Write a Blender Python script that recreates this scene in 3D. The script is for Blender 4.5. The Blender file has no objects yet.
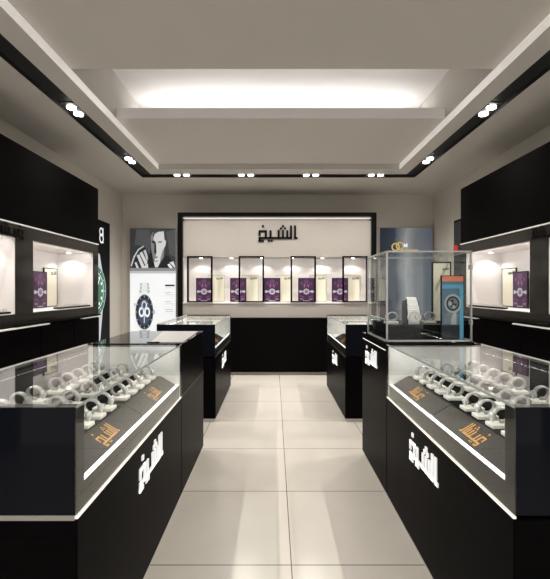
import bpy, bmesh, math
from mathutils import Vector, Matrix
S = bpy.context.scene
COL = S.collection
H, F, VX, VY = 1.35, 410.0, 274.0, 289.5      # eye height, focal length (px), vanishing point
XC = 0.065                                    # centre line of the aisle

# ------------------------------------------------------------------ materials
def new_mat(name):
    m = bpy.data.materials.new(name); m.use_nodes = True
    return m, m.node_tree.nodes, m.node_tree.links

def pbr(name, col, rough=.5, metal=0., spec=.5, emit=None, estr=0., ior=1.5, noise=0., nscale=8., stretch=(1, 1, 1), coat=0., bump=0.):
    m, n, l = new_mat(name)
    b = n['Principled BSDF']
    b.inputs['Base Color'].default_value = (*col, 1)
    b.inputs['Roughness'].default_value = rough
    b.inputs['Metallic'].default_value = metal; b.inputs['IOR'].default_value = ior
    b.inputs['Specular IOR Level'].default_value = spec
    b.inputs['Coat Weight'].default_value = coat
    if emit:
        b.inputs['Emission Color'].default_value = (*emit, 1)
        b.inputs['Emission Strength'].default_value = estr
    if noise or bump:
        tc = n.new('ShaderNodeTexCoord'); mp = n.new('ShaderNodeMapping'); nz = n.new('ShaderNodeTexNoise')
        mp.inputs['Scale'].default_value = stretch
        nz.inputs['Scale'].default_value = nscale; nz.inputs['Detail'].default_value = 5
        l.new(tc.outputs['Object'], mp.inputs['Vector']); l.new(mp.outputs['Vector'], nz.inputs['Vector'])
        if noise:
            mx = n.new('ShaderNodeMix'); mx.data_type = 'RGBA'
            mx.inputs['A'].default_value = (*[c * (1 - noise) for c in col], 1)
            mx.inputs['B'].default_value = (*[min(1, c * (1 + noise)) for c in col], 1)
            l.new(nz.outputs['Fac'], mx.inputs['Factor']); l.new(mx.outputs['Result'], b.inputs['Base Color'])
        if bump:
            bp = n.new('ShaderNodeBump'); bp.inputs['Strength'].default_value = bump; bp.inputs['Distance'].default_value = .002
            l.new(nz.outputs['Fac'], bp.inputs['Height']); l.new(bp.outputs['Normal'], b.inputs['Normal'])
    return m

def glass_mat(name, tint=(.97, .985, .98), boost=1.0):
    """thin clear sheet: transparent, with a mirror reflection that grows towards grazing angles"""
    m, n, l = new_mat(name)
    n.remove(n['Principled BSDF'])
    out = n['Material Output']
    lw = n.new('ShaderNodeLayerWeight'); lw.inputs['Blend'].default_value = .5
    pw = n.new('ShaderNodeMath'); pw.operation = 'POWER'; pw.inputs[1].default_value = 5
    ma = n.new('ShaderNodeMath'); ma.operation = 'MULTIPLY_ADD'; ma.inputs[1].default_value = .96 * boost; ma.inputs[2].default_value = .025
    ma.use_clamp = True
    tr = n.new('ShaderNodeBsdfTransparent'); tr.inputs['Color'].default_value = (*tint, 1)
    gl = n.new('ShaderNodeBsdfGlossy'); gl.inputs['Roughness'].default_value = 0.0
    mx = n.new('ShaderNodeMixShader')
    l.new(lw.outputs['Facing'], pw.inputs[0]); l.new(pw.outputs[0], ma.inputs[0])
    l.new(ma.outputs[0], mx.inputs['Fac']); l.new(tr.outputs[0], mx.inputs[1]); l.new(gl.outputs[0], mx.inputs[2])
    l.new(mx.outputs[0], out.inputs['Surface'])
    return m

def tile_mat():
    m, n, l = new_mat('floor_tile')
    b = n['Principled BSDF']; tc = n.new('ShaderNodeTexCoord'); sp = n.new('ShaderNodeSeparateXYZ')
    l.new(tc.outputs['Object'], sp.inputs[0])
    def seam(sock, off, pitch, w):
        a = n.new('ShaderNodeMath'); a.operation = 'SUBTRACT'; a.inputs[1].default_value = off - 50 * pitch
        l.new(sock, a.inputs[0])
        d = n.new('ShaderNodeMath'); d.operation = 'DIVIDE'; d.inputs[1].default_value = pitch; l.new(a.outputs[0], d.inputs[0])
        f = n.new('ShaderNodeMath'); f.operation = 'FRACT'; l.new(d.outputs[0], f.inputs[0])
        p = n.new('ShaderNodeMath'); p.operation = 'PINGPONG'; p.inputs[1].default_value = .5; l.new(f.outputs[0], p.inputs[0])
        c = n.new('ShaderNodeMath'); c.operation = 'LESS_THAN'; c.inputs[1].default_value = w / pitch; l.new(p.outputs[0], c.inputs[0])
        return c.outputs[0]
    sx = seam(sp.outputs['X'], .085, .735, .0028); sy = seam(sp.outputs['Y'], 2.009, .735, .0032)
    mxm = n.new('ShaderNodeMath'); mxm.operation = 'MAXIMUM'; l.new(sx, mxm.inputs[0]); l.new(sy, mxm.inputs[1])
    nz = n.new('ShaderNodeTexNoise'); nz.inputs['Scale'].default_value = 2.2; nz.inputs['Detail'].default_value = 8; nz.inputs['Distortion'].default_value = 1.2
    l.new(tc.outputs['Object'], nz.inputs['Vector'])
    mc = n.new('ShaderNodeMix'); mc.data_type = 'RGBA'
    mc.inputs['A'].default_value = (.68, .63, .565, 1); mc.inputs['B'].default_value = (.77, .72, .655, 1)
    l.new(nz.outputs['Fac'], mc.inputs['Factor'])
    ms = n.new('ShaderNodeMix'); ms.data_type = 'RGBA'; ms.inputs['B'].default_value = (.16, .14, .12, 1)
    l.new(mxm.outputs[0], ms.inputs['Factor']); l.new(mc.outputs['Result'], ms.inputs['A']); l.new(ms.outputs['Result'], b.inputs['Base Color'])
    b.inputs['Roughness'].default_value = .2; b.inputs['Specular IOR Level'].default_value = .5
    return m

M = {}
M['wall'] = pbr('warm_wall_paint', (.62, .58, .52), .7, noise=.03, nscale=3)
M['ceil'] = pbr('ceiling_paint', (.56, .53, .49), .75, noise=.02, nscale=3)
M['white_paint'] = pbr('white_paint', (.84, .82, .80), .55)
M['niche'] = pbr('niche_lining', (.80, .765, .745), .45)
M['beige'] = pbr('beige_lacquer', (.37, .34, .31), .45, noise=.02)
M['wood'] = pbr('black_stained_wood', (.0038, .0034, .0036), .3, noise=.5, nscale=6, stretch=(1.2, 1.2, 14), ior=1.055, bump=.05)
M['black'] = pbr('black_lacquer', (.005, .005, .0055), .2, ior=1.15)
M['black_gloss'] = pbr('black_glass', (.006, .006, .007), .03, spec=.6)
M['matt_black'] = pbr('matt_black', (.010, .010, .010), .6)
M['grey_panel'] = pbr('dark_grey_glossy_panel', (.015, .0135, .0115), .12, spec=.25)
M['bronze'] = pbr('dark_bronze_trim', (.032, .027, .023), .45, ior=1.3)
M['tray'] = pbr('charcoal_leatherette', (.018, .0155, .013), .5, ior=1.2, noise=.05, nscale=60)
M['end_glass'] = pbr('smoked_end_glass', (.007, .008, .012), .05, ior=1.16)
M['white_gloss'] = pbr('white_acrylic', (.88, .86, .83), .3)
M['led'] = pbr('led_diffuser', (.9, .9, .9), .5, emit=(1, .97, .93), estr=1.6)
M['led_strong'] = pbr('led_cove_strip', (.9, .9, .9), .5, emit=(1, 1, 1), estr=2.)
M['led_line'] = pbr('lit_edge_strip', (.9, .88, .84), .4, emit=(1, .95, .88), estr=.55)
M['led_dim'] = pbr('dim_edge_strip', (.7, .68, .64), .4, emit=(1, .95, .88), estr=.2)
M['reveal_glow'] = pbr('ceiling_reveal_painted_glow', (.84, .82, .80), .5, emit=(1, .95, .9), estr=.34)  # brightness painted in by emission, the ceiling edge is no lamp
M['velvet'] = pbr('black_velvet_pad', (.006, .006, .006), .8, ior=1.1)
M['lamp'] = pbr('downlight_lamp', (.9, .9, .9), .4, emit=(1, .97, .92), estr=9.)
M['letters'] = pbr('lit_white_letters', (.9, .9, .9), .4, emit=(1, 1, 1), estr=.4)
M['steel'] = pbr('polished_steel', (.52, .51, .49), .32, metal=.6)
M['steel_matt'] = pbr('brushed_steel', (.55, .54, .52), .38, metal=1.)
M['gold'] = pbr('gold_print', (.60, .27, .02), .4)
M['stand'] = pbr('ivory_stand_plastic', (.78, .755, .69), .4)
M['cuff'] = pbr('pearl_cuff', (.34, .33, .31), .4)
M['dial'] = pbr('pale_dial', (.72, .71, .68), .3)
M['floor'] = tile_mat()
M['glass'] = glass_mat('clear_glass', boost=.75)
M['glass_edge'] = pbr('glass_edge', (.42, .46, .45), .2, spec=.7)
M['purple'] = pbr('purple_print', (.050, .012, .055), .4)
M['purple_mid'] = pbr('purple_print_mid', (.13, .045, .135), .4)
M['purple_pale'] = pbr('purple_print_pale', (.30, .15, .27), .4)
M['emblem'] = pbr('silver_print', (.50, .52, .60), .4)
M['cream'] = pbr('cream_card', (.80, .765, .62), .5)
M['ink'] = pbr('black_ink', (.010, .010, .011), .5, ior=1.1)
M['mat_grey'] = pbr('pale_grey_mat', (.50, .485, .47), .35)
M['maroon'] = pbr('red_plastic', (.62, .02, .03), .4)

# ------------------------------------------------------------------ mesh helper
class MB:
    def __init__(self):
        self.bm = bmesh.new(); self.mats = []
    def mi(self, mat):
        mat = M[mat] if isinstance(mat, str) else mat
        if mat not in self.mats: self.mats.append(mat)
        return self.mats.index(mat)
    def _add(self, tmp, mat):
        i = self.mi(mat)
        vm = {v: self.bm.verts.new(v.co) for v in tmp.verts}
        for f in tmp.faces:
            try:
                nf = self.bm.faces.new([vm[v] for v in f.verts]); nf.material_index = i; nf.smooth = f.smooth
            except ValueError: pass
        tmp.free()
    def box(self, x0, x1, y0, y1, z0, z1, mat, bev=0.):
        if x0 > x1: x0, x1 = x1, x0
        if y0 > y1: y0, y1 = y1, y0
        t = bmesh.new(); bmesh.ops.create_cube(t, size=1)
        for v in t.verts:
            v.co = Vector((x0 + (v.co.x + .5) * (x1 - x0), y0 + (v.co.y + .5) * (y1 - y0), z0 + (v.co.z + .5) * (z1 - z0)))
        if bev: bmesh.ops.bevel(t, geom=list(t.edges), offset=bev, segments=2, affect='EDGES')
        self._add(t, mat); return self
    def prism(self, pts, vec, mat, bev=0.):
        """closed polygon of 3-D points swept along vec"""
        t = bmesh.new(); vs = [t.verts.new(p) for p in pts]; f = t.faces.new(vs)
        r = bmesh.ops.extrude_face_region(t, geom=[f])
        bmesh.ops.translate(t, vec=Vector(vec), verts=[g for g in r['geom'] if isinstance(g, bmesh.types.BMVert)])
        bmesh.ops.recalc_face_normals(t, faces=list(t.faces))
        if bev: bmesh.ops.bevel(t, geom=list(t.edges), offset=bev, segments=1, affect='EDGES')
        self._add(t, mat); return self
    def poly(self, pts, mat):
        i = self.mi(mat); f = self.bm.faces.new([self.bm.verts.new(p) for p in pts]); f.material_index = i; return self
    def cyl(self, c, axis, r, h, mat, seg=24, r2=None):
        t = bmesh.new(); bmesh.ops.create_cone(t, cap_ends=True, segments=seg, radius1=r, radius2=r if r2 is None else r2, depth=h)
        q = Vector((0, 0, 1)).rotation_difference(Vector(axis).normalized())
        for v in t.verts: v.co = q @ v.co + Vector(c)
        for f in t.faces: f.smooth = len(f.verts) == 4
        self._add(t, mat); return self
    def torus_arc(self, c, a0, a1, r_in, r_out, w, mat, seg=28, sz=1.):
        """flat-section ring arc round the Y axis, in the XZ plane"""
        t = bmesh.new(); rings = []
        for k in range(seg + 1):
            a = a0 + (a1 - a0) * k / seg; ca, sa = math.cos(a), math.sin(a)
            rings.append([t.verts.new((c[0] + r * ca, c[1] + y, c[2] + r * sa * sz)) for r, y in
                          ((r_in, -w / 2), (r_in, w / 2), (r_out, w * .38), (r_out, -w * .38))])
        for p, q in zip(rings, rings[1:]):
            for j in range(4):
                f = t.faces.new((p[j], p[(j + 1) % 4], q[(j + 1) % 4], q[j])); f.smooth = False
        t.faces.new(rings[0]); t.faces.new(rings[-1][::-1])
        bmesh.ops.recalc_face_normals(t, faces=list(t.faces))
        self._add(t, mat); return self
    def build(self, name, parent=None, base=None):
        off = Vector(parent.matrix_basis.translation) if parent is not None else Vector(base or (0, 0, 0))
        if parent is not None and parent.parent is not None: off = off + Vector(parent.parent.matrix_basis.translation)
        if parent is not None and parent.get('_off') is not None: off = Vector(parent['_off'])
        for v in self.bm.verts: v.co -= off
        me = bpy.data.meshes.new(name); self.bm.to_mesh(me); self.bm.free()
        for m in self.mats: me.materials.append(m)
        o = bpy.data.objects.new(name, me); COL.objects.link(o)
        if parent is not None: o.parent = parent
        else: o.location = off
        return o

def tag(o, label, cat, group=None):
    o['label'] = label; o['category'] = cat
    if group: o['group'] = group
    return o
def thing(name, loc, label, cat, group=None):
    o = bpy.data.objects.new(name, None); o.location = loc; o.empty_display_size = .1; COL.objects.link(o)
    return tag(o, label, cat, group)
def struct(mb, name):
    o = mb.build(name); o['kind'] = 'structure'; return o
def dup(root, loc, rz=0., label=None, group=None):
    r = root.copy(); COL.objects.link(r); r.location = loc; r.rotation_euler = (0, 0, rz)
    if label: r['label'] = label
    if group: r['group'] = group
    for ch in list(root.children):
        c = ch.copy(); COL.objects.link(c); c.parent = r
        for g in list(ch.children):
            d = g.copy(); COL.objects.link(d); d.parent = c
    return r

# ------------------------------------------------------------------ the square-kufic shop sign
LOGO = [  # x0, x1, y0, y1 in tenths; 35 wide, 12 high
    (31.9, 33.5, 0, 11.8), (33.5, 35, 0, 1.4),                       # alif
    (28.3, 30, 0, 11.8), (7, 30, 0, 1.45),                           # lam and the base line
    (25, 26.6, 0, 7.6), (21.1, 22.7, 0, 7.6), (17.2, 18.8, 0, 7.6),  # three teeth
    (21.1, 22.7, 10.6, 12.1), (19.3, 20.8, 8.6, 10.1), (23, 24.5, 8.6, 10.1),
    (9.8, 11.5, 0, 7.4), (8.4, 9.9, -2.3, -.8), (11, 12.5, -2.3, -.8),
    (.6, 7.3, 6.1, 7.6), (0, 1.6, 3, 7.2), (5.6, 7.3, 0, 7.6), (1, 7.3, 0, 1.45),
    (0, 1.6, -2.4, 1.45), (0, 4.6, -2.6, -1.2), (3.1, 4.8, 10.4, 12.1)]
def logo(mb, at, right, up, out, length, mat, depth=.008, mirror=False, hscale=1., grow=0.):
    k = length / 35.; at, right, up, out = map(Vector, (at, right, up, out))
    for (a, b, c, d) in LOGO:
        a, b, c, d = a - grow, b + grow, c - grow, d + grow
        a, b = (17.5 - b, 17.5 - a) if mirror else (a - 17.5, b - 17.5)
        c, d = (c - 5) * hscale, (d - 5) * hscale
        p = [at + right * (x * k) + up * (y * k) for x, y in ((a, c), (b, c), (b, d), (a, d))]
        mb.prism(p, out * depth, mat)
    return mb

# ------------------------------------------------------------------ the room
XL, XR, YB, YF, ZC = XC - 2.62, XC + 2.62, 6.91, -1.0, 2.95
ZH, ZT = 3.02, 3.45
struct(MB().box(XL - .1, XR + .1, YF - .1, YB + .1, -.1, 0, 'floor'), 'floor')
struct(MB().box(XL - .1, XL, YF, YB, 0, 3.5, 'wall'), 'wall_left')
struct(MB().box(XR, XR + .1, YF, YB, 0, 3.5, 'wall'), 'wall_right')
struct(MB().box(XL - .1, XR + .1, YB, YB + .1, 0, 3.5, 'wall'), 'wall_back')
fw = MB().box(XL - .1, XL + .35, YF - .1, YF, 0, 3.5, 'grey_panel').box(XR - .35, XR + .1, YF - .1, YF, 0, 3.5, 'grey_panel')
fw.box(XL + .35, XR - .35, YF - .1, YF, 2.75, 3.5, 'grey_panel'); struct(fw, 'wall_front')          # unseen shop front behind the camera, opened to let world light in as fill
uo, ui, uf = 1.945, 1.775, 1.609
yto, yti, yfb = 5.86, 5.69, 5.46
T0, T1 = 3.105, 4.0
c = MB()
for s in (-1, 1):
    c.box(XC + s * uo, XC + s * 2.62, YF, YB, ZC, ZC + .06, 'ceil')
    c.box(XC + s * uf, XC + s * ui, YF, yti, ZC, ZC + .06, 'ceil')
c.box(XC - uo, XC + uo, yto, YB, ZC, ZC + .06, 'ceil')
c.box(XC - uf, XC + uf, yfb, yti, ZC, ZC + .06, 'ceil')
c.box(XC - uf, XC + uf, YF, T0, ZH, ZH + .05, 'ceil')
c.box(XC - uf, XC + uf, T1, yfb, ZH, ZH + .095, 'ceil')
struct(c, 'ceiling')
t = MB()                                                            # the black slot that carries the downlights
for s in (-1, 1):
    t.box(XC + s * ui, XC + s * uo, YF, yto, ZC + .035, ZC + .06, 'matt_black')
    t.box(XC + s * ui, XC + s * (ui + .003), YF, yti, ZC, ZC + .035, 'matt_black').box(XC + s * (uo - .003), XC + s * uo, YF, yto, ZC, ZC + .035, 'matt_black')
t.box(XC - ui, XC + ui, yti, yto, ZC + .035, ZC + .06, 'matt_black')
t.box(XC - ui, XC + ui, yti, yti + .003, ZC, ZC + .035, 'matt_black').box(XC - uo, XC + uo, yto - .003, yto, ZC, ZC + .035, 'matt_black')
struct(t, 'trim_1')
t = MB()                                                            # white edge of the raised ceiling field, glow painted into its long sides
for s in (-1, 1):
    t.box(XC + s * (uf - .004), XC + s * uf, YF, yfb, ZC, ZH, 'reveal_glow')
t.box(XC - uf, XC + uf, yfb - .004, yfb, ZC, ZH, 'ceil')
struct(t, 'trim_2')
t = MB()                                                            # the light cove across the ceiling
t.box(XC - uf, XC + uf, T0 - .1, 5.2, ZT, ZT + .05, 'white_paint')
t.box(XC - uf, XC + uf, T0 - .1, T0, ZH + .05, ZT, 'ceil')
t.box(XC - uf, XC + uf, 5.2, 5.25, ZH + .095, ZT + .05, 'ceil')
for s in (-1, 1):
    t.box(XC + s * uf, XC + s * (uf + .03), T0 - .1, 5.25, ZC + .06, ZT + .05, 'ceil')
t.box(XC - uf + .006, XC + uf - .006, T1 - .004, T1, ZH, ZH + .1, 'white_paint')
struct(t, 'trim_3')

def light(name, kind, loc, power, color=(1, .95, .88), aim=None, **kw):
    d = bpy.data.lights.new(name, kind); d.energy = power; d.color = color
    for k, v in kw.items(): setattr(d, k, v)
    o = bpy.data.objects.new(name, d); o.location = loc; COL.objects.link(o)
    if aim is not None:
        o.rotation_euler = (Vector(aim) - Vector(loc)).to_track_quat('-Z', 'Y').to_euler()
    return o

x = thing('cove_light_strip', (XC, 4.6, ZH + .096), 'long white light strip hidden in the ceiling cove', 'light strip')
MB().box(XC - 1.48, XC + 1.48, 4.57, 4.63, ZH + .096, ZH + .115, 'led_strong').build('strip', x)
MB().box(XC - 1.5, XC + 1.5, 4.635, 4.645, ZH + .096, ZH + .13, 'steel_matt').build('channel', x)
light('cove_lamp', 'AREA', (XC, 4.6, ZH + .13), 11.5, (1, 1, 1), (XC, 4.6, 4), shape='RECTANGLE', size=2.9, size_y=.1)

# recessed twin downlights in the slot
def downlight(x, y, along_y, label, power, aim):
    r = thing('recessed_downlight', (x, y, ZC), label, 'downlight', 'twin downlights in the black ceiling slot')
    hb = MB()
    a, b = (.055, .115) if along_y else (.115, .055)
    hb.box(x - a - .012, x + a + .012, y - b - .012, y + b + .012, ZC + .024, ZC + .035, 'steel_matt')
    hb.box(x - a, x + a, y - b, y + b, ZC + .020, ZC + .026, 'matt_black')
    hb.build('housing', r)
    for k in (-1, 1):
        cx, cy = (x, y + k * .066) if along_y else (x + k * .066, y)
        MB().cyl((cx, cy, ZC + .012), (0, 0, 1), .040, .018, 'lamp', 20).build('lamp', r)
        light('downlight_beam', 'SPOT', (cx, cy, ZC - .002), power, aim=(cx + aim[0], cy + aim[1], 0), spot_size=math.radians(150), spot_blend=1, shadow_soft_size=.02)
    return r
SPOT = 62
names = ['nearest the entrance', 'second from the entrance', 'third from the entrance', 'farthest from the entrance']
for s, nm in ((-1, 'left'), (1, 'right')):
    for i, y in enumerate((.86, 2.28, 3.70, 5.12)):
        x = XC + s * 1.86
        if i >= 2:
            downlight(x, y, True, 'twin round downlight in the black slot above the %s wall unit, %s' % (nm, 'nearer pair' if i == 2 else 'farther pair'), SPOT, (-s * .9, 0))
        else:
            downlight(x, y, True, 'twin downlight in the %s side slot, %s' % (nm, names[i]), SPOT, (-s * .9, 0))
for i, x in enumerate((-1.30, -.394, .52, 1.435)):
    downlight(x, 5.775, False, 'twin round downlight above the back wall display, %s from the left wall' % ('first', 'second', 'third', 'fourth')[i], SPOT * .75, (0, .1))

# ------------------------------------------------------------------ watches and their stands (prototypes face -X)
RZ = .0165 + .0325
def make_stand():
    r = thing('watch_stand', (0, 0, 0), '-', 'watch stand')
    b = MB()
    b.prism([(-.052, -.030, 0), (.036, -.030, 0), (.036, .030, 0), (-.052, .030, 0)], (0, 0, .0160), 'stand', .002)
    b.build('base', r)
    cf = MB().torus_arc((0, 0, RZ), math.radians(-60), math.radians(215), .0290, .0345, .022, 'cuff', 22, .82)
    cf.box(-.008, .018, -.009, .009, .0155, RZ - .022, 'cuff')
    cf.build('cuff', r)
    return r
def make_watch():
    r = thing('wristwatch', (0, 0, 0), '-', 'watch')
    b = MB(); n = 24
    for k in range(n):
        a0 = math.radians(-70 + 290 * k / n); a1 = math.radians(-70 + 290 * (k + .86) / n)
        b.torus_arc((0, 0, RZ), a0, a1, .0348, .0376, .020, 'steel', 2, .82)
    b.build('bracelet', r)
    a = math.radians(192); d = Vector((math.cos(a), 0, math.sin(a))); ctr = Vector((0, 0, RZ))
    wc = MB().cyl(ctr + d * .0410, d, .019, .009, 'steel', 20).cyl(ctr + d * .0460, d, .018, .003, 'steel', 20, .016).build('watch_case', r)
    dl = MB().cyl(ctr + d * .0471, d, .0145, .0014, 'dial', 20)
    up = Vector((d.z, 0, -d.x)); 
    for ang, ln in ((.6, .006), (2.4, .009)):
        v = up * math.cos(ang) + Vector((0, 1, 0)) * math.sin(ang); w = d.cross(v) * .0006; p = ctr + d * .0479
        dl.prism([p - w, p + w, p + w + v * ln, p - w + v * ln], d * .0003, 'ink')
    dl.build('dial', wc)
    return r
stand0, watch0 = make_stand(), make_watch()
first = [True]
def place_watch(x, y, z, rz, where):
    for proto, lab, grp in ((stand0, 'ivory stand, pearl cuff, ' + where, 'watch stands in the showcases'),
                            (watch0, 'steel watch on stand, ' + where, 'steel watches in the showcases')):
        if first[0]:
            proto.location = (x, y, z); proto.rotation_euler = (0, 0, rz); proto['label'] = lab; proto['group'] = grp
        else:
            dup(proto, (x, y, z), rz, lab, grp)
    first[0] = False

# ------------------------------------------------------------------ floor showcases
UF, UB = .659, 1.259
def U(s, u): return XC + s * u
TEN = ['first', 'second', 'third', 'fourth', 'fifth', 'sixth', 'seventh', 'eighth', 'ninth', 'last']
ORD = ['first', 'second', 'third', 'fourth', 'fifth']

def tray(s, y0, y1, label, watches=None, lg=.16):
    yc = (y0 + y1) / 2
    r = thing('display_tray', (U(s, .95), yc, .746), label, 'display tray', 'charcoal trays in the showcases')
    prof = [(.686, .746), (.780, .800), (.915, .800), (.915, .815), (1.075, .815), (1.075, .830), (1.235, .830), (1.235, .746)]
    b = MB()
    # far and near corners of the front are cut off
    ch = .004
    pts = [(U(s, u), y0, z) for u, z in prof]
    b.prism([(U(s, .780), y0, .746)] + [(U(s, u), y0, z) for u, z in prof[1:]], (0, y1 - y0, 0), 'tray')
    p = [Vector((U(s, .686), y0 + ch, .746)), Vector((U(s, .780), y0, .746)), Vector((U(s, .780), y0, .800)), Vector((U(s, .692), y0 + ch, .7495)),
         Vector((U(s, .686), y1 - ch, .746)), Vector((U(s, .780), y1, .746)), Vector((U(s, .780), y1, .800)), Vector((U(s, .692), y1 - ch, .7495))]
    for f in ((0, 1, 2, 3), (4, 7, 6, 5), (3, 2, 6, 7), (0, 3, 7, 4), (0, 4, 5, 1)): b.poly([p[i] for i in f], 'tray')
    rs = b.build('riser', r)
    tp = MB()
    for u0, u1, z in ((.782, .914, .8001), (.917, 1.074, .8151), (1.077, 1.234, .8301)): tp.box(U(s, u0), U(s, u1), y0 + .004, y1 - .004, z, z + .0015, 'velvet')
    tp.build('velvet_pad', r)
    up = Vector((s * .094, 0, .054)).normalized(); out = Vector((-s * .054, 0, .094)).normalized()
    at = Vector((U(s, .734), yc, .7735)) + out * .0004
    right = Vector((0, -s, 0))
    logo(MB(), at, right, up, out, lg, 'gold', .001, mirror=(s > 0), hscale=1.2, grow=.0).build('gold_logo', rs)
    if watches:
        side, which = watches
        for ri, (u, z, rn) in enumerate(((.845, .800, 'front row'), (.995, .815, 'middle row'), (1.155, .830, 'rear row'))):
            for k in range(5):
                y = yc + (k - 2) * .115
                place_watch(U(s, u), y, z + .0018, 0 if s > 0 else math.pi, '%s, %s tray of %s showcase, %s from entrance' % (rn, which, side, ORD[k]))
    return r

def showcase(s, y0, y1, label, big):
    r = thing('glass_showcase', (U(s, .959), (y0 + y1) / 2, 0), label, 'showcase', 'glass showcases along the aisle')
    cab = MB().box(U(s, UF), U(s, UB), y0, y1, .035, .655, 'wood', .003).build('cabinet', r)
    MB().box(U(s, UF + .015), U(s, UB - .01), y0 + .01, y1 - .01, 0, .035, 'steel_matt').build('kick_plate', r)
    e = .06 if big else .03
    MB().box(U(s, UF - .002), U(s, UF + .007), y0, y1, .6575, .6645, 'led_line' if big else 'bronze').build('edge_strip', r)
    if big and s < 0:
        MB().box(U(s, UF + .008), U(s, UB), y0 - .002, y0 + .008, .653, .668, 'beige').build('end_trim', r)
    MB().box(U(s, UF + .008), U(s, UF + .03), y0 + e, y1, .656, .744, 'bronze').build('apron', r)
    MB().box(U(s, UF + .0085), U(s, UB - .015), y0 + e, y1 - .03, .734, .7455, 'white_gloss').build('deck', r)
    MB().box(U(s, UF + .0085), U(s, UF + .026), y0 + e, y1 - .03, .7456, .7485, 'led').build('deck_light', r)
    MB().box(U(s, UF), U(s, UF + .006), y0, y1, .668, .994, 'glass').build('front_glass', r)
    g = MB().box(U(s, UF), U(s, UB), y0, y1, .9945, 1.0, 'glass'); g.build('top_glass', r)
    ed = MB()
    ed.box(U(s, UF - .0012), U(s, UF), y0, y1, .9925, 1.001, 'glass_edge').box(U(s, UB), U(s, UB + .003), y0, y1, .985, 1.003, 'white_gloss')
    ed.build('top_edge', r)
    if big:
        MB().box(U(s, UB - .024), U(s, UB - .0145), y0 + e + .01, y1 - .04, .978, .986, 'black').build('case_light', r)
        light('case_lamp', 'AREA', (U(s, UF + .012), (y0 + y1) / 2, .988), 1.5, (1, .98, .94), (U(s, UF + .30), (y0 + y1) / 2, .78), shape='RECTANGLE', size=1.25, size_y=.006)
        light('case_lamp', 'AREA', (U(s, UB - .03), (y0 + y1) / 2, .970), 1.2, (1, .98, .94), (U(s, .98), (y0 + y1) / 2, .82), shape='RECTANGLE', size=1.25, size_y=.005)
    else:
        light('case_lamp', 'AREA', (U(s, UB - .03), (y0 + y1) / 2, .968), 3, (1, .98, .94), (U(s, UF + .15), (y0 + y1) / 2, .76), shape='RECTANGLE', size=1.3, size_y=.02)
    b = MB().box(U(s, UB - .006), U(s, UB), y0, y1, .656, .994, 'wood'); b.build('back_panel', r)
    MB().box(U(s, UB - .014), U(s, UB - .007), y0 + e, y1 - .03, .7455, .99, 'matt_black' if big else 'white_gloss').build('back_lining', r)
    MB().box(U(s, UF + .0065), U(s, UB - .007), y0, y0 + .006, .668, .993, 'end_glass').build('end_glass', r)
    MB().box(U(s, UF + .0065), U(s, UB - .007), y0 + .0065, y0 + e, .668, .988 if big else .993, 'bronze' if big else 'wood').build('end_panel', r)
    MB().box(U(s, UF + .0065), U(s, UB - .015), y1 - .029, y1 - .008, .656, .984, 'white_gloss').build('end_lining', r)
    MB().box(U(s, UF - .001), U(s, UB), y1 - .008, y1 + .002, .655, 1.004, 'black').build('end_frame', r)
    yc = 1.99 if big else 4.87
    logo(MB(), (U(s, UF), yc, .530), (0, -s, 0), (0, 0, 1), (-s, 0, 0), .37, 'letters', .006, grow=.22, hscale=.95).build('shop_logo', cab)
    return r

Y0, Y1 = 1.237, 2.630
for s, nm, other in ((-1, 'left', 'black counter'), (1, 'right', 'plinth with the tall glass vitrine')):
    showcase(s, Y0, Y1, 'long black showcase of watches under glass, joined to the %s' % other, True)
    tray(s, 1.32, 1.955, 'charcoal tray with gold logo, near half of the %s showcase of watches' % nm, (nm, 'near'))
    tray(s, 1.962, 2.597, 'charcoal tray with gold logo, far half of the %s showcase of watches' % nm, (nm, 'far'))
    showcase(s, 4.17, 5.63, 'smaller black showcase with glass top before the back wall, %s of the aisle' % nm, False)
    tray(s, 4.26, 5.10, 'charcoal tray with gold logo inside the far %s showcase' % nm, None)

# counter that closes the left showcase
s = -1
r = thing('counter', (U(s, .959), 3.04, 0), 'plain black wooden counter with glossy top at the end of the left showcase', 'counter')
MB().box(U(s, UF), U(s, UB), 2.636, 3.45, .035, .975, 'wood', .003).build('body', r)
MB().box(U(s, UF + .015), U(s, UB - .01), 2.646, 3.44, 0, .035, 'steel_matt').build('kick_plate', r)
MB().box(U(s, UF - .002), U(s, UF), 2.636, 3.45, .655, .668, 'bronze').build('edge_strip', r)
MB().box(U(s, UF - .002), U(s, UB), 2.634, 3.452, .976, 1.0, 'black_gloss', .002).build('counter_top', r)
tag(MB().prism([(-.812, 2.70, 1.0003), (-.603, 2.70, 1.0003), (-.632, 3.40, 1.0003), (-.92, 3.40, 1.0003)], (0, 0, .004), 'mat_grey').build('counter_mat', None, (-.74, 3.05, 1.0003)), 'flat pale grey mat lying on the plain black counter', 'mat')
tag(MB().cyl((-.79, 2.675, 1.005), (1, .25, 0), .0045, .075, 'ink', 12).cyl((-.752, 2.6845, 1.005), (1, .25, 0), .0045, .012, 'ink', 12, .001).build('pen', None, (-.79, 2.675, 1.0003)), 'small black pen lying at the edge of the black counter', 'pen')
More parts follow.
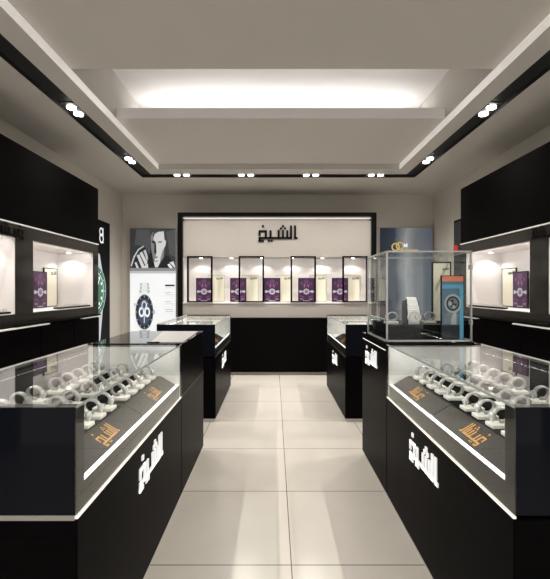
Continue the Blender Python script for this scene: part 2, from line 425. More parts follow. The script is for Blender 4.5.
# plinth that closes the right showcase
s = 1
r = thing('plinth', (U(s, .959), 3.0, 0), 'black wooden plinth with white logo that carries the tall glass vitrine', 'plinth')
MB().box(U(s, UF), U(s, UB), 2.636, 3.36, .035, .985, 'wood', .003).build('body', r)
MB().box(U(s, UF + .015), U(s, UB - .01), 2.646, 3.35, 0, .035, 'steel_matt').build('kick_plate', r)
MB().box(U(s, UF - .003), U(s, UF), 2.66, 3.33, .953, .958, 'led_line').build('edge_strip', r)
MB().box(U(s, UF - .002), U(s, UB), 2.634, 3.362, .9855, 1.0, 'black_gloss', .002).build('plinth_top', r)
logo(MB(), (U(s, UF), 3.05, .845), (0, -1, 0), (0, 0, 1), (-1, 0, 0), .35, 'letters', .006, grow=.22, hscale=.95).build('shop_logo', r)

# tall glass vitrine
vx0, vx1, vy0, vy1, vz0, vz1 = .730, 1.285, 2.66, 3.20, 1.0, 1.60
r = thing('glass_vitrine', ((vx0 + vx1) / 2, (vy0 + vy1) / 2, 1.0), 'square glass vitrine with bright metal edges on the black plinth', 'vitrine')
MB().box(vx0 - .012, vx1 + .012, vy0 - .012, vy1 + .012, 1.0005, 1.012, 'black_gloss', .002).build('base_plate', r)
MB().box(vx0, vx1, vy0, vy0 + .005, 1.024, vz1 - .008, 'glass').build('front_glass', r)
MB().box(vx0, vx1, vy1 - .005, vy1, 1.024, vz1 - .008, 'glass').build('rear_glass', r)
MB().box(vx0, vx0 + .005, vy0 + .006, vy1 - .006, 1.024, vz1 - .008, 'glass').build('side_glass', r)
MB().box(vx1 - .005, vx1, vy0 + .006, vy1 - .006, 1.024, vz1 - .008, 'glass').build('side_glass', r)
MB().box(vx0, vx1, vy0, vy1, vz1 - .007, vz1, 'glass').build('top_glass', r)
f = MB(); w = .008
for (a, b) in ((vx0, vy0), (vx1 - w, vy0), (vx0, vy1 - w), (vx1 - w, vy1 - w)):
    f.box(a - .001, a + w + .001, b - .001, b + w + .001, 1.012, vz1, 'steel')
for z in (1.012, vz1 - .008):
    f.box(vx0, vx1, vy0 - .001, vy0 + w, z, z + .010, 'steel').box(vx0, vx1, vy1 - w, vy1 + .001, z, z + .010, 'steel')
    f.box(vx0 - .001, vx0 + w, vy0, vy1, z, z + .010, 'steel').box(vx1 - w, vx1 + .001, vy0, vy1, z, z + .010, 'steel')
f.build('metal_frame', r)
hg = MB()
for z in (1.12, 1.48):
    hg.box(vx1 - .002, vx1 + .010, vy0 + .01, vy0 + .045, z, z + .03, 'steel')
hg.build('hinge', r)
# in the vitrine
tag(MB().box(.755, 1.262, 2.73, 3.15, 1.0125, 1.115, 'black', .004).build('display_block', None, (1.01, 2.94, 1.0125)), 'low black block covering the bottom of the glass vitrine', 'display block')
# big watch on a black cushion
def big_watch(x, y, z):
    r = thing('display_cushion', (x, y, z), 'dark grey padded cushion holding the big white watch in the vitrine', 'cushion')
    cu = MB()
    P = [(.0, .035, 0), (.0, -.05, 0), (0, -.03, .12), (0, -.0, .165), (0, .03, .15), (0, .045, .05)]
    cu.prism([Vector((x - .055, y + b, z + c)) for a, b, c in P], (.11, 0, 0), 'matt_black', .008)
    cu.build('pad', r)
    w = thing('wristwatch', (x, y - .05, z), 'large white watch standing upright inside the glass vitrine', 'watch')
    # strap path (y, z): from front foot over the top and down the back
    path = [(-.058, .0), (-.062, .04), (-.056, .075), (-.042, .12), (-.022, .155), (.0, .176), (.022, .172), (.042, .15)]
    st = MB()
    for (p, q), wd in zip(zip(path, path[1:]), (.078, .086, .086, .078, .070, .064, .060)):
        d = Vector((0, q[0] - p[0], q[1] - p[1])); nrm = Vector((0, -d.z, d.y)).normalized() * .006
        for k in range(3):
            a = Vector((x, y + p[0], z + p[1])) + d * (k / 3); b = Vector((x, y + p[0], z + p[1])) + d * ((k + .88) / 3)
            for off, ww in ((0, .5), (-.36, .22), (.36, .22)):
                cx = off * wd; hw = wd * ww / 2
                st.prism([a + Vector((cx - hw, 0, 0)), a + Vector((cx + hw, 0, 0)), b + Vector((cx + hw, 0, 0)), b + Vector((cx - hw, 0, 0))], nrm, 'white_gloss', .001)
    st.build('bracelet', w)
    n = Vector((0, -1, .05)).normalized(); c0 = Vector((x, y - .066, z + .045))
    wc = MB().cyl(c0, n, .044, .014, 'white_gloss', 28).cyl(c0 + n * .007, n, .042, .004, 'steel', 28, .038).build('watch_case', w)
    dl = MB().cyl(c0 + n * .0085, n, .035, .002, 'dial', 28)
    for k in range(12):
        a = k * math.pi / 6; v = Vector((math.sin(a), 0, math.cos(a)))
        dl.cyl(c0 + n * .0096 + v * .029, n, .002, .0006, 'ink', 8)
    for ang, ln in ((.5, .014), (2.3, .02)):
        v = Vector((math.sin(ang), 0, math.cos(ang))); t_ = Vector((math.cos(ang), 0, -math.sin(ang))) * .0014; p = c0 + n * .0098
        dl.prism([p - t_, p + t_, p + t_ + v * ln, p - t_ + v * ln], n * .0005, 'ink')
    dl.build('dial', wc)
    MB().cyl(c0 + Vector((.046, 0, 0)), (1, 0, 0), .006, .006, 'steel', 12).build('crown', wc)
big_watch(.955, 2.86, 1.1155)
place_watch(.82, 2.84, 1.1155, 0, 'in the glass vitrine beside its corner over the aisle')
place_watch(1.085, 2.86, 1.1155, 0, 'in the glass vitrine between big watch and poster')

# ------------------------------------------------------------------ flat artwork
class Art:
    """flat printed shapes on a board: a to the right, b up, layers .4 mm apart"""
    def __init__(self, o, right, up, out):
        self.o, self.r, self.u, self.n = map(Vector, (o, right, up, out)); self.mb = MB(); self.k = 0
    def P(self, a, b): return self.o + self.r * a + self.u * b + self.n * (.0005 + .0004 * self.k)
    def poly(self, pts, mat):
        self.k += 1; self.mb.poly([self.P(a, b) for a, b in pts], mat); return self
    def same(self, pts, mat): self.mb.poly([self.P(a, b) for a, b in pts], mat); return self
    def rect(self, a0, a1, b0, b1, mat): return self.poly([(a0, b0), (a1, b0), (a1, b1), (a0, b1)], mat)
    def ell(self, a, b, ra, rb, mat, n=36, t0=0., t1=2 * math.pi):
        full = t1 - t0 > 6.28
        return self.poly([(a + ra * math.cos(t0 + (t1 - t0) * i / n), b + rb * math.sin(t0 + (t1 - t0) * i / n)) for i in range(n if full else n + 1)], mat)
    def ring(self, a, b, ra, rb, k, mat, n=36):
        self.k += 1
        for i in range(n):
            t0, t1 = 2 * math.pi * i / n, 2 * math.pi * (i + 1) / n
            self.mb.poly([self.P(a + ra * math.cos(t0), b + rb * math.sin(t0)), self.P(a + ra * math.cos(t1), b + rb * math.sin(t1)),
                          self.P(a + ra * k * math.cos(t1), b + rb * k * math.sin(t1)), self.P(a + ra * k * math.cos(t0), b + rb * k * math.sin(t0))], mat)
        return self

def purple_card(o, right, out, w, h, label, group):
    """o: middle of the bottom edge"""
    o, right, out = Vector(o), Vector(right), Vector(out); up = Vector((0, 0, 1))
    r = thing('display_card', o, label, 'display card', group)
    b = MB(); p = [o + right * a + up * c for a, c in ((-w / 2, 0), (w / 2, 0), (w / 2, h), (-w / 2, h))]
    b.prism(p, -out * .012, 'ink').build('board', r)
    A = Art(o - right * (w / 2), right * w, up * h, out)
    A.rect(.03, .97, .02, .98, 'purple')
    A.k += 1
    for i in range(9):                                             # fan of petals
        a = math.pi * (.08 + .84 * i / 8); ca, sa = math.cos(a), math.sin(a)
        cx, cy = .5, .93
        r0, r1 = .20, .50
        A.same([(cx + r0 * ca - .02 * sa, cy - r0 * sa * .75 - .02 * ca), (cx + (r0 + r1) / 2 * ca - .05 * sa, cy - (r0 + r1) / 2 * sa * .75),
                (cx + r1 * ca * .86, cy - r1 * sa * .78), (cx + (r0 + r1) / 2 * ca + .05 * sa, cy - (r0 + r1) / 2 * sa * .75)], 'purple_pale' if i % 2 else 'purple_mid')
    A.ell(.5, .86, .16, .09, 'purple_mid', 20)
    A.k += 1
    for sx in (-1, 1):
        A.same([(.5 + sx * .10, .44), (.5 + sx * .40, .49), (.5 + sx * .45, .43), (.5 + sx * .40, .37)], 'emblem')
        A.same([(.5 + sx * .42, .28), (.5 + sx * .16, .24), (.5 + sx * .10, .16), (.5 + sx * .34, .20)], 'purple_mid')
        A.same([(.5 + sx * .40, .15), (.5 + sx * .2, .14), (.5 + sx * .15, .09), (.5 + sx * .36, .09)], 'purple_pale')
    A.ell(.5, .43, .20, .13, 'emblem', 8)
    A.ell(.5, .43, .11, .075, 'purple_pale', 8)
    A.rect(.3, .7, .035, .055, 'emblem')
    A.mb.build('print', r)
    return r
def cream_card(o, right, out, w, h, label, group, lw=.3, frame='matt_black'):
    o, right, out = Vector(o), Vector(right), Vector(out); up = Vector((0, 0, 1))
    r = thing('logo_card', o, label, 'display card', group)
    p = [o + right * a + up * c for a, c in ((-w / 2, 0), (w / 2, 0), (w / 2, h), (-w / 2, h))]
    MB().prism(p, -out * .012, 'cream').build('board', r)
    f = MB()
    for a0, a1, b0, b1 in ((-w / 2 - .004, -w / 2 + .005, 0, h + .004), (w / 2 - .005, w / 2 + .004, 0, h + .004), (-w / 2, w / 2, h - .005, h + .004), (-w / 2, w / 2, 0, .01)):
        q = [o + right * a + up * c for a, c in ((a0, b0), (a1, b0), (a1, b1), (a0, b1))]
        f.prism([v + out * .002 for v in q], -out * .016, frame)
    f.build('frame', r)
    logo(MB(), o + right * (w * .22) + up * (h * .89) + out * .0005, right, up, out, w * lw, 'ink', .001).build('logo', r)
    return r

# cards in the vitrine
cream_card((1.206, 2.95, 1.1155), (1, 0, 0), (0, -1, 0), .130, .43, 'cream card with black logo at the back of the glass vitrine', None, .35)
o = Vector((1.165, 2.845, 1.1155 - .1025)); 
r = thing('watch_poster', (1.150, 2.715, 1.0125), 'small blue and orange poster of a watch inside the glass vitrine', 'poster')
pw, ph = .150, .43; px, py, pz = 1.176, 2.700, 1.0125
MB().box(px - pw / 2, px + pw / 2, py, py + .014, pz, pz + ph, 'ink').build('board', r)
for nme, colr in (('poster_orange', (.80, .26, .14)), ('poster_blue', (.10, .22, .36)), ('poster_cyan', (.12, .40, .60)), ('poster_teal', (.12, .20, .28)),
                  ('poster_grey', (.20, .23, .26)), ('poster_dark', (.015, .02, .03)), ('poster_pale', (.45, .48, .50))):
    M[nme] = pbr(nme, colr, .35)
A = Art((px - pw / 2, py, pz), (pw, 0, 0), (0, 0, ph), (0, -1, 0))
A.rect(.03, .97, .01, .99, 'poster_teal').rect(.03, .97, .91, .99, 'poster_orange').rect(.03, .97, .80, .86, 'poster_cyan').rect(.03, .97, .72, .75, 'poster_blue')
A.rect(.03, .97, .02, .24, 'poster_dark').rect(.80, .97, .02, .80, 'poster_cyan').rect(.10, .74, .26, .40, 'poster_grey').rect(.42, .66, .25, .66, 'poster_pale')
A.poly([(.06, .26), (.34, .26), (.56, .46), (.36, .52)], 'poster_grey').ell(.5, .57, .37, .145, 'poster_pale').ell(.5, .57, .29, .113, 'poster_dark').ring(.5, .57, .22, .085, .75, 'poster_grey', 24).ell(.38, .57, .09, .034, 'poster_pale', 16).ell(.6, .60, .09, .034, 'poster_grey', 16).ell(.54, .52, .07, .028, 'poster_pale', 16)
A.mb.build('print', r)
tag(MB().box(1.192, 1.219, 2.72, 2.724, 1.6005, 1.642, 'maroon').box(1.187, 1.224, 2.71, 2.735, 1.6003, 1.604, 'maroon').build('red_tag', None, (1.205, 2.722, 1.6003)), 'small red tag standing on top of the glass vitrine', 'tag')

# ------------------------------------------------------------------ wall display units on both sides
UW, UWB = 2.165, 2.619
NICHES = ((.70, 1.91), (2.14, 3.345), (3.575, 4.783))
def wall_unit(s, nm):
    r = thing('wall_display_unit', (U(s, 2.4), 2.15, 0), 'tall black display unit with lit white niches along the %s wall' % nm, 'wall unit', 'black wall display units')
    ya, yb = -.6, 4.9
    MB().box(U(s, UW), U(s, UWB), ya, yb, 1.895, 2.55, 'wood', .003).build('upper_panel', r)
    MB().box(U(s, UW - .006), U(s, UW + .02), ya, yb, 1.884, 1.893, 'led_dim').build('light_strip', r)
    p = MB()
    p.box(U(s, UW), U(s, UWB), ya, yb, 1.776, 1.879, 'grey_panel').box(U(s, UW), U(s, UWB), ya, yb, 1.052, 1.148, 'grey_panel')
    ys = [ya] + [v for n in NICHES for v in n] + [yb]
    for a, b in zip(ys[::2], ys[1::2]): p.box(U(s, UW), U(s, UWB), a, b, 1.149, 1.775, 'grey_panel')
    p.build('fascia_panel', r)
    MB().box(U(s, UW - .03), U(s, UW), 3.3 - .0, yb, 1.045, 1.062, 'black').build('ledge', r)
    st = MB().box(U(s, UW - .034), U(s, UW + .01), ya, 3.78, 1.030, 1.040, 'led_dim').box(U(s, UW - .034), U(s, UW + .01), 4.46, yb, 1.031, 1.037, 'led_dim')
    st.build('ledge_light', r)
    MB().box(U(s, UW + .005), U(s, UWB), ya, yb, .06, 1.051, 'wood').build('base_cabinet', r)
    MB().box(U(s, UW + .05), U(s, UWB), ya, yb, 0, .06, 'black').build('kick_plate', r)
    for k in range(9):
        y = ya + .611 * k
        d = MB().box(U(s, UW - .012), U(s, UW + .004), y + .004, y + .607, .07, 1.02, 'wood', .002).build('door', r)
    for a, b in NICHES:
        n = MB()
        n.box(U(s, UWB - .03), U(s, UWB - .02), a, b, 1.149, 1.775, 'niche')
        n.box(U(s, UW + .012), U(s, UWB - .03), a, a + .006, 1.149, 1.775, 'niche').box(U(s, UW + .012), U(s, UWB - .03), b - .006, b, 1.149, 1.775, 'niche')
        n.box(U(s, UW + .012), U(s, UWB - .03), a, b, 1.149, 1.155, 'niche').box(U(s, UW + .012), U(s, UWB - .03), a, b, 1.769, 1.775, 'niche')
        n.build('niche_lining', r)
        for q, uu in ((.35, 2.46), (.90, 2.40)):
            y = a + (b - a) * q
            MB().cyl((U(s, uu), y, 1.768), (0, 0, 1), .022, .006, 'lamp', 14).build('niche_lamp', r)
            light('niche_beam', 'SPOT', (U(s, uu), y, 1.760), 4.5, (1, .96, .93), aim=(U(s, uu + .03), y, 1.2), spot_size=math.radians(125), spot_blend=.5, shadow_soft_size=.012)
        light('niche_fill', 'AREA', (U(s, UW + .04), (a + b) / 2, 1.762), 1.3, (1, .96, .94), (U(s, 2.55), (a + b) / 2, 1.35), shape='RECTANGLE', size=b - a - .1, size_y=.02)  # unseen fill lamp, added to even out the niche brightness
    logo(MB(), (U(s, UW), 3.25 if s < 0 else 3.37, 1.826), (0, -s, 0), (0, 0, 1), (-s, 0, 0), .36, 'black', .006, mirror=True, hscale=.75).build('shop_logo', r)
    return r
wall_unit(-1, 'left'); wall_unit(1, 'right')
for s, nm in ((-1, 'left'), (1, 'right')):
    for ni, (a, b) in enumerate(NICHES[1:]):
        which = 'near' if ni == 0 else 'far'
        right, out = Vector((0, -s, 0)), Vector((-s, 0, 0))
        z = 1.1555
        # purple card partly before the cream one, at the near end of the niche
        purple_card((U(s, 2.53), b - .46, z), right, out, .262, .385, 'purple ornate card in the %s niche of the %s wall unit' % (which, nm), 'purple cards in the wall niches')
        cream_card((U(s, 2.570), b - .180, z), right, out, .265, .43, 'cream logo card behind the purple card, %s niche of the %s wall unit' % (which, nm), 'cream cards in the wall niches', .45)
        y0, y1 = b - .71, b - .03
        tag(MB().box(U(s, 2.19), U(s, 2.26), y0, y1, z, z + .016, 'black', .002).build('watch_bar', None, (U(s, 2.225), (y0 + y1) / 2, z)),
            'low black bar with a row of watches in the %s niche, %s wall unit' % (which, nm), 'display bar', 'black watch bars in the wall niches')
        proto = None
        for k in range(10):
            y = y0 + .03 + (y1 - y0 - .06) * k / 9
            lab = 'tiny watch on black bar, %s niche of %s unit, %s from the entrance' % (which, nm, TEN[k])
            wl = MB().torus_arc((U(s, 2.225), y, z + .029), -.9, 4.1, .0105, .013, .012, 'steel', 12)
            wl.cyl((U(s, 2.225) - s * .014, y, z + .029), (1, 0, 0), .009, .004, 'dial', 12)
            tag(wl.build('small_watch', None, (U(s, 2.225), y, z + .016)), lab, 'watch', 'tiny watches in the wall niches')

# ------------------------------------------------------------------ back wall display
BX0, BX1, BY = -1.520, 1.617, 6.50
r = thing('back_display_wall', (XC - .02, 6.68, 0), 'wide beige display wall with black frame and black counter at the end of the aisle', 'display wall')
f = MB().box(BX0, BX0 + .075, BY - .04, YB - .002, .0, 2.565, 'black', .003).box(BX1 - .075, BX1, BY - .04, YB - .002, .0, 2.565, 'black', .003)
f.box(BX0 + .0755, BX1 - .0755, BY - .04, YB - .002, 2.505, 2.565, 'black', .003); f.build('black_frame', r)
ix0, ix1 = BX0 + .076, BX1 - .076
MB().box(ix0, ix1, BY + .03, YB - .002, 1.866, 2.44, 'beige').build('header_panel', r)
n = MB().box(ix0, ix1, YB - .03, YB - .002, 1.151, 1.865, 'niche').box(ix0, ix0 + .008, BY + .03, YB - .03, 1.151, 1.865, 'niche').box(ix1 - .008, ix1, BY + .03, YB - .03, 1.151, 1.865, 'niche')
n.build('niche_lining', r)
MB().box(ix0, ix1, BY + .02, BY + .10, 2.485, 2.494, 'led_line').build('light_strip', r)
MB().box(ix0, ix1, BY + .10, YB - .002, 2.44, 2.504, 'beige').build('soffit', r)
MB().box(ix0, ix1, BY - .01, YB - .03, 1.128, 1.150, 'white_paint').build('ledge', r)
MB().box(ix0, ix1, BY + .0, YB - .03, .905, 1.127, 'beige').build('apron_panel', r)
MB().box(ix0, ix1, BY - .05, YB - .002, .05, .903, 'wood').build('base_cabinet', r)
MB().box(ix0, ix1, BY - .02, YB - .002, 0, .05, 'beige').build('kick_plate', r)
logo(MB(), (XC + .0, BY + .03, 2.245), (1, 0, 0), (0, 0, 1), (0, -1, 0), .62, 'ink', .02, grow=.1).build('shop_logo', r)
def bx(px, Y): return (px - VX) * Y / F
for i, px in enumerate((187.3, 238.7, 290.5, 342.2)):
    xa, xb = bx(px, BY), bx(px + 25.4, BY); w = .026
    fr = MB().box(xa, xa + w, BY - .03, BY + .02, 1.1505, 1.878, 'black').box(xb - w, xb, BY - .03, BY + .02, 1.1505, 1.878, 'black')
    fr.box(xa + w, xb - w, BY - .03, BY + .02, 1.852, 1.878, 'black').box(xa + w, xb - w, BY - .03, BY + .02, 1.1505, 1.168, 'black')
    fr.build('niche_frame', r)
CY = BY + .12
for i, (px, cx) in enumerate(zip((204.1, 238.2, 272.2, 306.3, 340.0), (216.2, 250.2, 284.0, 318.0, 352.0))):
    purple_card((bx(px, CY), CY, 1.151), (1, 0, 0), (0, -1, 0), .262, .385, 'purple ornate card on the back ledge, %s from the man portrait poster' % ORD[i], 'purple cards on the back ledge')
    cream_card((bx(cx, CY + .06), CY + .06, 1.151), (1, 0, 0), (0, -1, 0), .265, .43, 'cream logo card behind a purple card on the back ledge, %s from the portrait poster' % ORD[i], 'cream cards on the back ledge', .4, 'steel_matt')
for i in range(6):
    x = ix0 + (i + .5) * (ix1 - ix0) / 6
    MB().cyl((x, 6.72, 1.862), (0, 0, 1), .025, .006, 'lamp', 14).build('niche_lamp', r)
    light('niche_beam', 'SPOT', (x, 6.72, 1.855), 5.0, (1, .96, .92), aim=(x, 6.76, 1.2), spot_size=math.radians(120), spot_blend=.35, shadow_soft_size=.015)
light('niche_fill', 'AREA', (XC, BY + .06, 1.858), 2.0, (1, .96, .93), (XC, YB, 1.35), shape='RECTANGLE', size=2.8, size_y=.02)  # added fill along the back niche, no visible fitting
light('header_wash', 'AREA', (XC, BY + .03, 2.474), 1.0, (1, .95, .88), (XC, BY + .04, 0), shape='RECTANGLE', size=2.9, size_y=.04)

# ------------------------------------------------------------------ posters
for nme, colr in (('p_white', (.80, .82, .83)), ('p_dark', (.035, .036, .038)), ('p_mid', (.075, .075, .078)), ('p_skin', (.58, .58, .58)), ('p_shade', (.19, .19, .19)),
                  ('p_hair', (.05, .05, .05)), ('p_ink', (.02, .02, .022)), ('p_navy', (.05, .07, .13)), ('p_steel', (.45, .47, .50)), ('p_text', (.42, .43, .45)),
                  ('p_jacket', (.012, .012, .013)), ('p_green', (.0, .11, .05)), ('p_bluegrey', (.10, .125, .17)), ('p_fog', (.26, .28, .32)), ('p_gold', (.55, .40, .12)), ('p_fade', (.22, .22, .23))):
    M[nme] = pbr(nme, [v * .6 for v in colr], .35, emit=colr, estr=.8)      # back-lit film of the light boxes
X0, X1, PY = -2.406, -1.642, 6.85
r = thing('light_box_poster', ((X0 + X1) / 2, 6.88, 0), 'tall back-lit poster of a man above a dark dialled watch', 'poster')
MB().box(X0 - .012, X1 + .012, PY, YB - .002, 0, 2.382, 'steel_matt').build('box', r)
A = Art((X0, PY, .21), (X1 - X0, 0, 0), (0, 0, 2.16), (0, -1, 0))
# vertical: 1 = top (y 228.5), photo/white boundary at y 269.5
def pb(y): return ((H - (y - VY) * PY / F) - .21) / 2.16
def pa(x): return (bx(x, PY) - X0) / (X1 - X0)
def PP(*pts): return [(pa(a), pb(b)) for a, b in pts]
A.rect(0, 1, 0, 1, 'p_white').rect(0, 1, pb(269.5), 1, 'p_dark')
def ZP(*p): return PP(*[(128 + u / 10.58, 226 + v / 10.58) for u, v in p])
A.poly(ZP((90, 36), (230, 36), (235, 300), (150, 210), (70, 200)), 'p_mid').poly(ZP((405, 60), (500, 36), (500, 330), (440, 300)), 'p_mid')
A.poly(ZP((208, 482), (225, 300), (250, 240), (320, 430), (400, 310), (425, 315), (480, 380), (498, 482)), 'p_jacket')
A.poly(ZP((228, 36), (404, 36), (410, 130), (400, 215), (380, 240), (300, 250), (244, 240), (234, 140)), 'p_hair')
A.poly(ZP((240, 110), (262, 70), (300, 60), (310, 300), (300, 400), (276, 400), (262, 330), (243, 230)), 'p_shade')
A.poly(ZP((264, 130), (262, 75), (300, 46), (376, 40), (388, 150), (396, 200), (380, 262), (374, 330), (335, 398), (314, 440), (286, 436), (276, 390), (290, 335), (302, 280), (296, 180)), 'p_skin')
A.poly(ZP((262, 80), (300, 36), (380, 36), (378, 56), (322, 62), (284, 84), (266, 140)), 'p_hair').poly(ZP((390, 215), (376, 330), (338, 394), (344, 340), (362, 270)), 'p_fade')
A.poly(ZP((242, 150), (262, 172), (272, 262), (254, 240)), 'p_fade').poly(ZP((386, 150), (403, 156), (398, 208), (384, 220)), 'p_skin')
A.poly(ZP((250, 152), (292, 166), (292, 186), (256, 180)), 'p_ink').poly(ZP((318, 166), (358, 157), (356, 178), (320, 181)), 'p_shade')
A.poly(ZP((280, 184), (297, 184), (303, 276), (288, 296), (278, 290)), 'p_ink').poly(ZP((278, 318), (322, 326), (304, 342), (280, 336)), 'p_shade').poly(ZP((280, 372), (330, 360), (300, 384)), 'p_fade')
A.poly(ZP((25, 470), (34, 400), (62, 310), (110, 240), (168, 214), (210, 262), (216, 482), (40, 482)), 'p_ink')
A.poly(ZP((28, 420), (62, 318), (108, 244), (166, 208), (170, 220), (118, 256), (74, 330), (42, 430)), 'p_steel')
for f in (((72, 388), (90, 380), (132, 482), (104, 482)), ((94, 312), (120, 300), (184, 442), (152, 456)), ((124, 290), (150, 270), (206, 384), (190, 424)), ((128, 482), (160, 440), (214, 396), (216, 482))):
    A.poly(ZP(*f), 'p_skin')
A.poly(ZP((164, 262), (190, 250), (213, 330), (206, 380)), 'p_steel')
A.poly(ZP((418, 408), (440, 398), (500, 478), (468, 482)), 'p_white').poly(ZP((440, 386), (482, 374), (502, 428), (496, 446)), 'p_skin')
A.rect(0, 1, pb(271.5), pb(268), 'p_fade').rect(0, 1, pb(273.5), pb(271), 'p_steel')
cx, cy = 144.8, 312
for yy, ww in ((283, 4.6), (286.5, 5.0), (290, 5.4)):
    A.rect(pa(cx - ww), pa(cx + ww), pb(yy + 3), pb(yy), 'p_steel')
    A.rect(pa(cx - ww * .5), pa(cx + ww * .5), pb(yy + 2.6), pb(yy + .6), 'p_white')
for yy, ww in ((330, 6.0), (334, 5.6), (338, 5.2), (342, 5), (346, 4.6), (350, 4.4)):
    A.rect(pa(cx - ww), pa(cx + ww), pb(yy + 3.2), pb(yy), 'p_steel')
    A.k += 1
    for q in (-.6, 0, .6): A.same([(pa(cx + (q - .16) * ww), pb(yy + 2.6)), (pa(cx + (q + .16) * ww), pb(yy + 2.6)), (pa(cx + (q + .16) * ww), pb(yy + .8)), (pa(cx + (q - .16) * ww), pb(yy + .8))], 'p_ink')
ra, rb = pa(cx + 9.3) - pa(cx), pb(cy) - pb(cy + 18.2)
A.rect(pa(cx + 8.8), pa(cx + 11), pb(cy + 2), pb(cy - 2), 'p_steel').rect(pa(cx - 10.6), pa(cx - 8.8), pb(cy - 6), pb(cy - 9), 'p_steel')
A.ell(pa(cx), pb(cy), ra, rb, 'p_steel').ell(pa(cx), pb(cy), ra * .93, rb * .94, 'p_ink').ell(pa(cx), pb(cy), ra * .70, rb * .72, 'p_navy')
A.k += 1
for k in range(12):
    a = k * math.pi / 6; c_, s_ = math.cos(a), math.sin(a)
    A.same([(pa(cx) + ra * (.80 * c_ - .03 * s_), pb(cy) + rb * (.80 * s_ + .03 * c_)), (pa(cx) + ra * (.80 * c_ + .03 * s_), pb(cy) + rb * (.80 * s_ - .03 * c_)),
            (pa(cx) + ra * (.90 * c_ + .03 * s_), pb(cy) + rb * (.90 * s_ - .03 * c_)), (pa(cx) + ra * (.90 * c_ - .03 * s_), pb(cy) + rb * (.90 * s_ + .03 * c_))], 'p_steel')
for dx, dy in ((-.3, 0), (.3, 0), (-.02, .36)):
    A.ring(pa(cx) + ra * dx, pb(cy) + rb * dy, ra * .30, rb * .28, .55, 'p_white' if dy == 0 else 'p_steel', 20)
A.poly([(pa(cx) - ra * .03, pb(cy)), (pa(cx) + ra * .05, pb(cy)), (pa(cx) + ra * .34, pb(cy) + rb * .5), (pa(cx) + ra * .26, pb(cy) + rb * .5)], 'p_white')
A.poly([(pa(cx) - ra * .04, pb(cy)), (pa(cx) + ra * .04, pb(cy)), (pa(cx) + ra * .02, pb(cy) - rb * .60), (pa(cx) - ra * .05, pb(cy) - rb * .60)], 'p_white')
A.k += 1
for yy, x0, x1, hh, mt in ((284.6, 165.5, 175, 1.6, 'p_ink'), (292, 165.5, 172, .8, 'p_text'), (294.5, 165.5, 174, .7, 'p_text'), (301, 165.5, 171, .8, 'p_text'), (303.5, 165.5, 174, .7, 'p_text'),
                       (309, 165.5, 173, .8, 'p_text'), (311, 165.5, 174, .7, 'p_text'), (320, 170, 173.5, 1.4, 'p_text')):
    A.same(PP((x0, yy + hh), (x1, yy + hh), (x1, yy), (x0, yy)), mt)
A.mb.build('print', r)

X0, X1 = 1.770, 2.64
r = thing('light_box_poster', ((X0 + X1) / 2, 6.88, 0), 'blue grey poster with two gold rings behind the glass vitrine', 'poster')
MB().box(X0 - .012, X1 + .012, PY, YB - .002, 0, 2.392, 'steel_matt').build('box', r)
m, nn, ll = new_mat('misty_blue_print')
bs = nn['Principled BSDF']; tc = nn.new('ShaderNodeTexCoord'); mp = nn.new('ShaderNodeMapping'); nz = nn.new('ShaderNodeTexNoise'); cr = nn.new('ShaderNodeValToRGB')
nz.inputs['Scale'].default_value = 2.2; nz.inputs['Detail'].default_value = 3; sx = nn.new('ShaderNodeSeparateXYZ'); mr = nn.new('ShaderNodeMath'); mr.operation = 'MULTIPLY_ADD'; mr.inputs[1].default_value = .28
for i_, (ps, cl) in enumerate(((0, (.012, .016, .026)), (.30, (.030, .040, .065)), (.52, (.30, .31, .33)), (.68, (.15, .165, .19)), (1, (.095, .115, .15)))):
    e_ = cr.color_ramp.elements[i_] if i_ < 2 and False else (cr.color_ramp.elements[0] if i_ == 0 else (cr.color_ramp.elements[-1] if i_ == 4 else cr.color_ramp.elements.new(ps)))
    e_.color = (*cl, 1)
ll.new(tc.outputs['Object'], nz.inputs['Vector']); ll.new(tc.outputs['Object'], sx.inputs[0])
dv = nn.new('ShaderNodeMath'); dv.operation = 'MULTIPLY_ADD'; dv.inputs[1].default_value = 1 / .87; dv.inputs[2].default_value = .36
ll.new(sx.outputs['X'], dv.inputs[0]); ll.new(nz.outputs['Fac'], mr.inputs[0]); ll.new(dv.outputs[0], mr.inputs[2]); ll.new(mr.outputs[0], cr.inputs['Fac'])
ll.new(cr.outputs['Color'], bs.inputs['Base Color']); ll.new(cr.outputs['Color'], bs.inputs['Emission Color']); bs.inputs['Emission Strength'].default_value = .5; bs.inputs['Roughness'].default_value = .35
A = Art((X0, PY, .21), (X1 - X0, 0, 0), (0, 0, 2.17), (0, -1, 0))
def pb(y): return ((H - (y - VY) * PY / F) - .21) / 2.17
def pa(x): return (bx(x, PY) - X0) / (X1 - X0)
A.rect(0, 1, 0, 1, m)
rr = 4.2 * PY / F
A.ring(pa(395.6), pb(247), rr / (X1 - X0), rr / 2.17, .68, 'p_gold', 28).ring(pa(400), pb(246), rr / (X1 - X0), rr / 2.17, .68, 'p_gold', 28)
A.poly(PP((403.8, 247), (403.8, 243.6), (405, 243.6), (405.6, 245.5), (406.2, 243.6), (407.4, 243.6), (407.4, 247)), 'p_white')
A.poly(PP((401, 250.2), (418, 249.4), (418, 250.4), (401, 251.2)), 'p_gold')
A.mb.build('print', r)

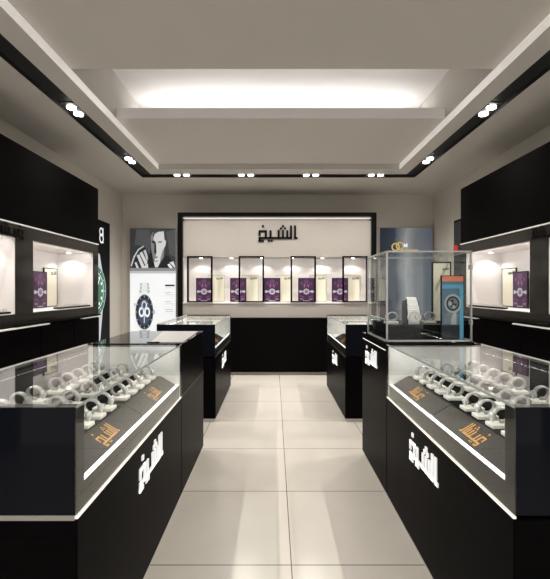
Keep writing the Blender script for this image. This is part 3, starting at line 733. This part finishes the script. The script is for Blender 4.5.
# light boxes on the side walls
LX = XL + .065
r = thing('light_box_poster', (XL + .03, 5.8, 0), 'black light box showing a watch with a green bezel beside the left unit', 'poster')
MB().box(XL + .001, LX, 5.36, 6.22, 0, 2.345, 'black').build('box', r)
W = .86; A = Art((LX, 5.36, .21), (0, W, 0), (0, 0, 2.12), (1, 0, 0))
A.rect(.01, .99, 0, 1, 'ink')
cz = (1.33 - .21) / 2.12; cy = (5.74 - 5.36) / W; ra, rb = .33 / W, .36 / 2.12
A.poly([(cy - .1, cz - .36), (cy + .14, cz - .36), (cy + .27, cz - .10), (cy + .27, cz + .10), (cy + .13, cz + .25), (cy - .1, cz + .25)], 'p_steel')
A.ell(cy, cz, ra, rb, 'p_steel').ring(cy, cz, ra * .96, rb * .96, .76, 'p_green').ell(cy, cz, ra * .74, rb * .74, 'p_white')
A.ell(cy, cz, ra * .70, rb * .70, 'p_green')
A.k += 1
for k in range(12):
    a = k * math.pi / 6
    A.same([(cy + ra * (.58 * math.cos(a) + .07 * math.cos(t_)), cz + rb * (.58 * math.sin(a) + .07 * math.sin(t_))) for t_ in [i * .785 for i in range(8)]], 'p_white')
    A.same([(cy + ra * (.86 * math.cos(a) + .03 * math.cos(t_)), cz + rb * (.86 * math.sin(a) + .03 * math.sin(t_))) for t_ in [i * .785 for i in range(8)]], 'p_white')
A.poly([(cy, cz), (cy + .02, cz), (cy + .14, cz + .09), (cy + .12, cz + .095)], 'p_white').rect(cy - .01, cy + .012, cz, cz + .12, 'p_white')
# round monogram at the top
ay, az = (5.90 - 5.36) / W, (2.18 - .21) / 2.12
A.ring(ay, az, .075, .030, .62, 'p_white', 18).ring(ay + .01, az - .045, .085, .034, .62, 'p_white', 18).rect(ay + .06, ay + .085, az - .075, az + .03, 'p_white')
A.mb.build('print', r)
r = thing('light_box', (XR - .03, 5.56, 0), 'black light box seen edge-on past the right wall unit', 'light box')
MB().box(XR - .065, XR - .001, 5.12, 5.97, 0, 2.345, 'black').build('box', r)
MB().box(XR - .068, XR - .0655, 5.14, 5.95, .22, 2.32, 'p_jacket').build('print', r)

# ------------------------------------------------------------------ world, camera, view
w = bpy.data.worlds.new('world'); S.world = w; w.use_nodes = True
w.node_tree.nodes['Background'].inputs['Color'].default_value = (1, .96, .92, 1)
w.node_tree.nodes['Background'].inputs['Strength'].default_value = 1.15
cam = bpy.data.cameras.new('camera'); co = bpy.data.objects.new('camera', cam); COL.objects.link(co)
co.location = (0, 0, H); co.rotation_euler = (math.pi / 2, 0, 0)
cam.sensor_fit = 'HORIZONTAL'; cam.sensor_width = 36; cam.lens = 36 * F / 550
cam.shift_x = (275 - VX) / 550; cam.shift_y = 0; cam.clip_start = .02
S.camera = co
S.view_settings.view_transform = 'Standard'; S.view_settings.look = 'None'; S.view_settings.gamma = 1; S.view_settings.exposure = 0
S.view_settings.use_curve_mapping = False
S.cycles.max_bounces = 10; S.cycles.diffuse_bounces = 5; S.cycles.glossy_bounces = 5; S.cycles.transparent_max_bounces = 32
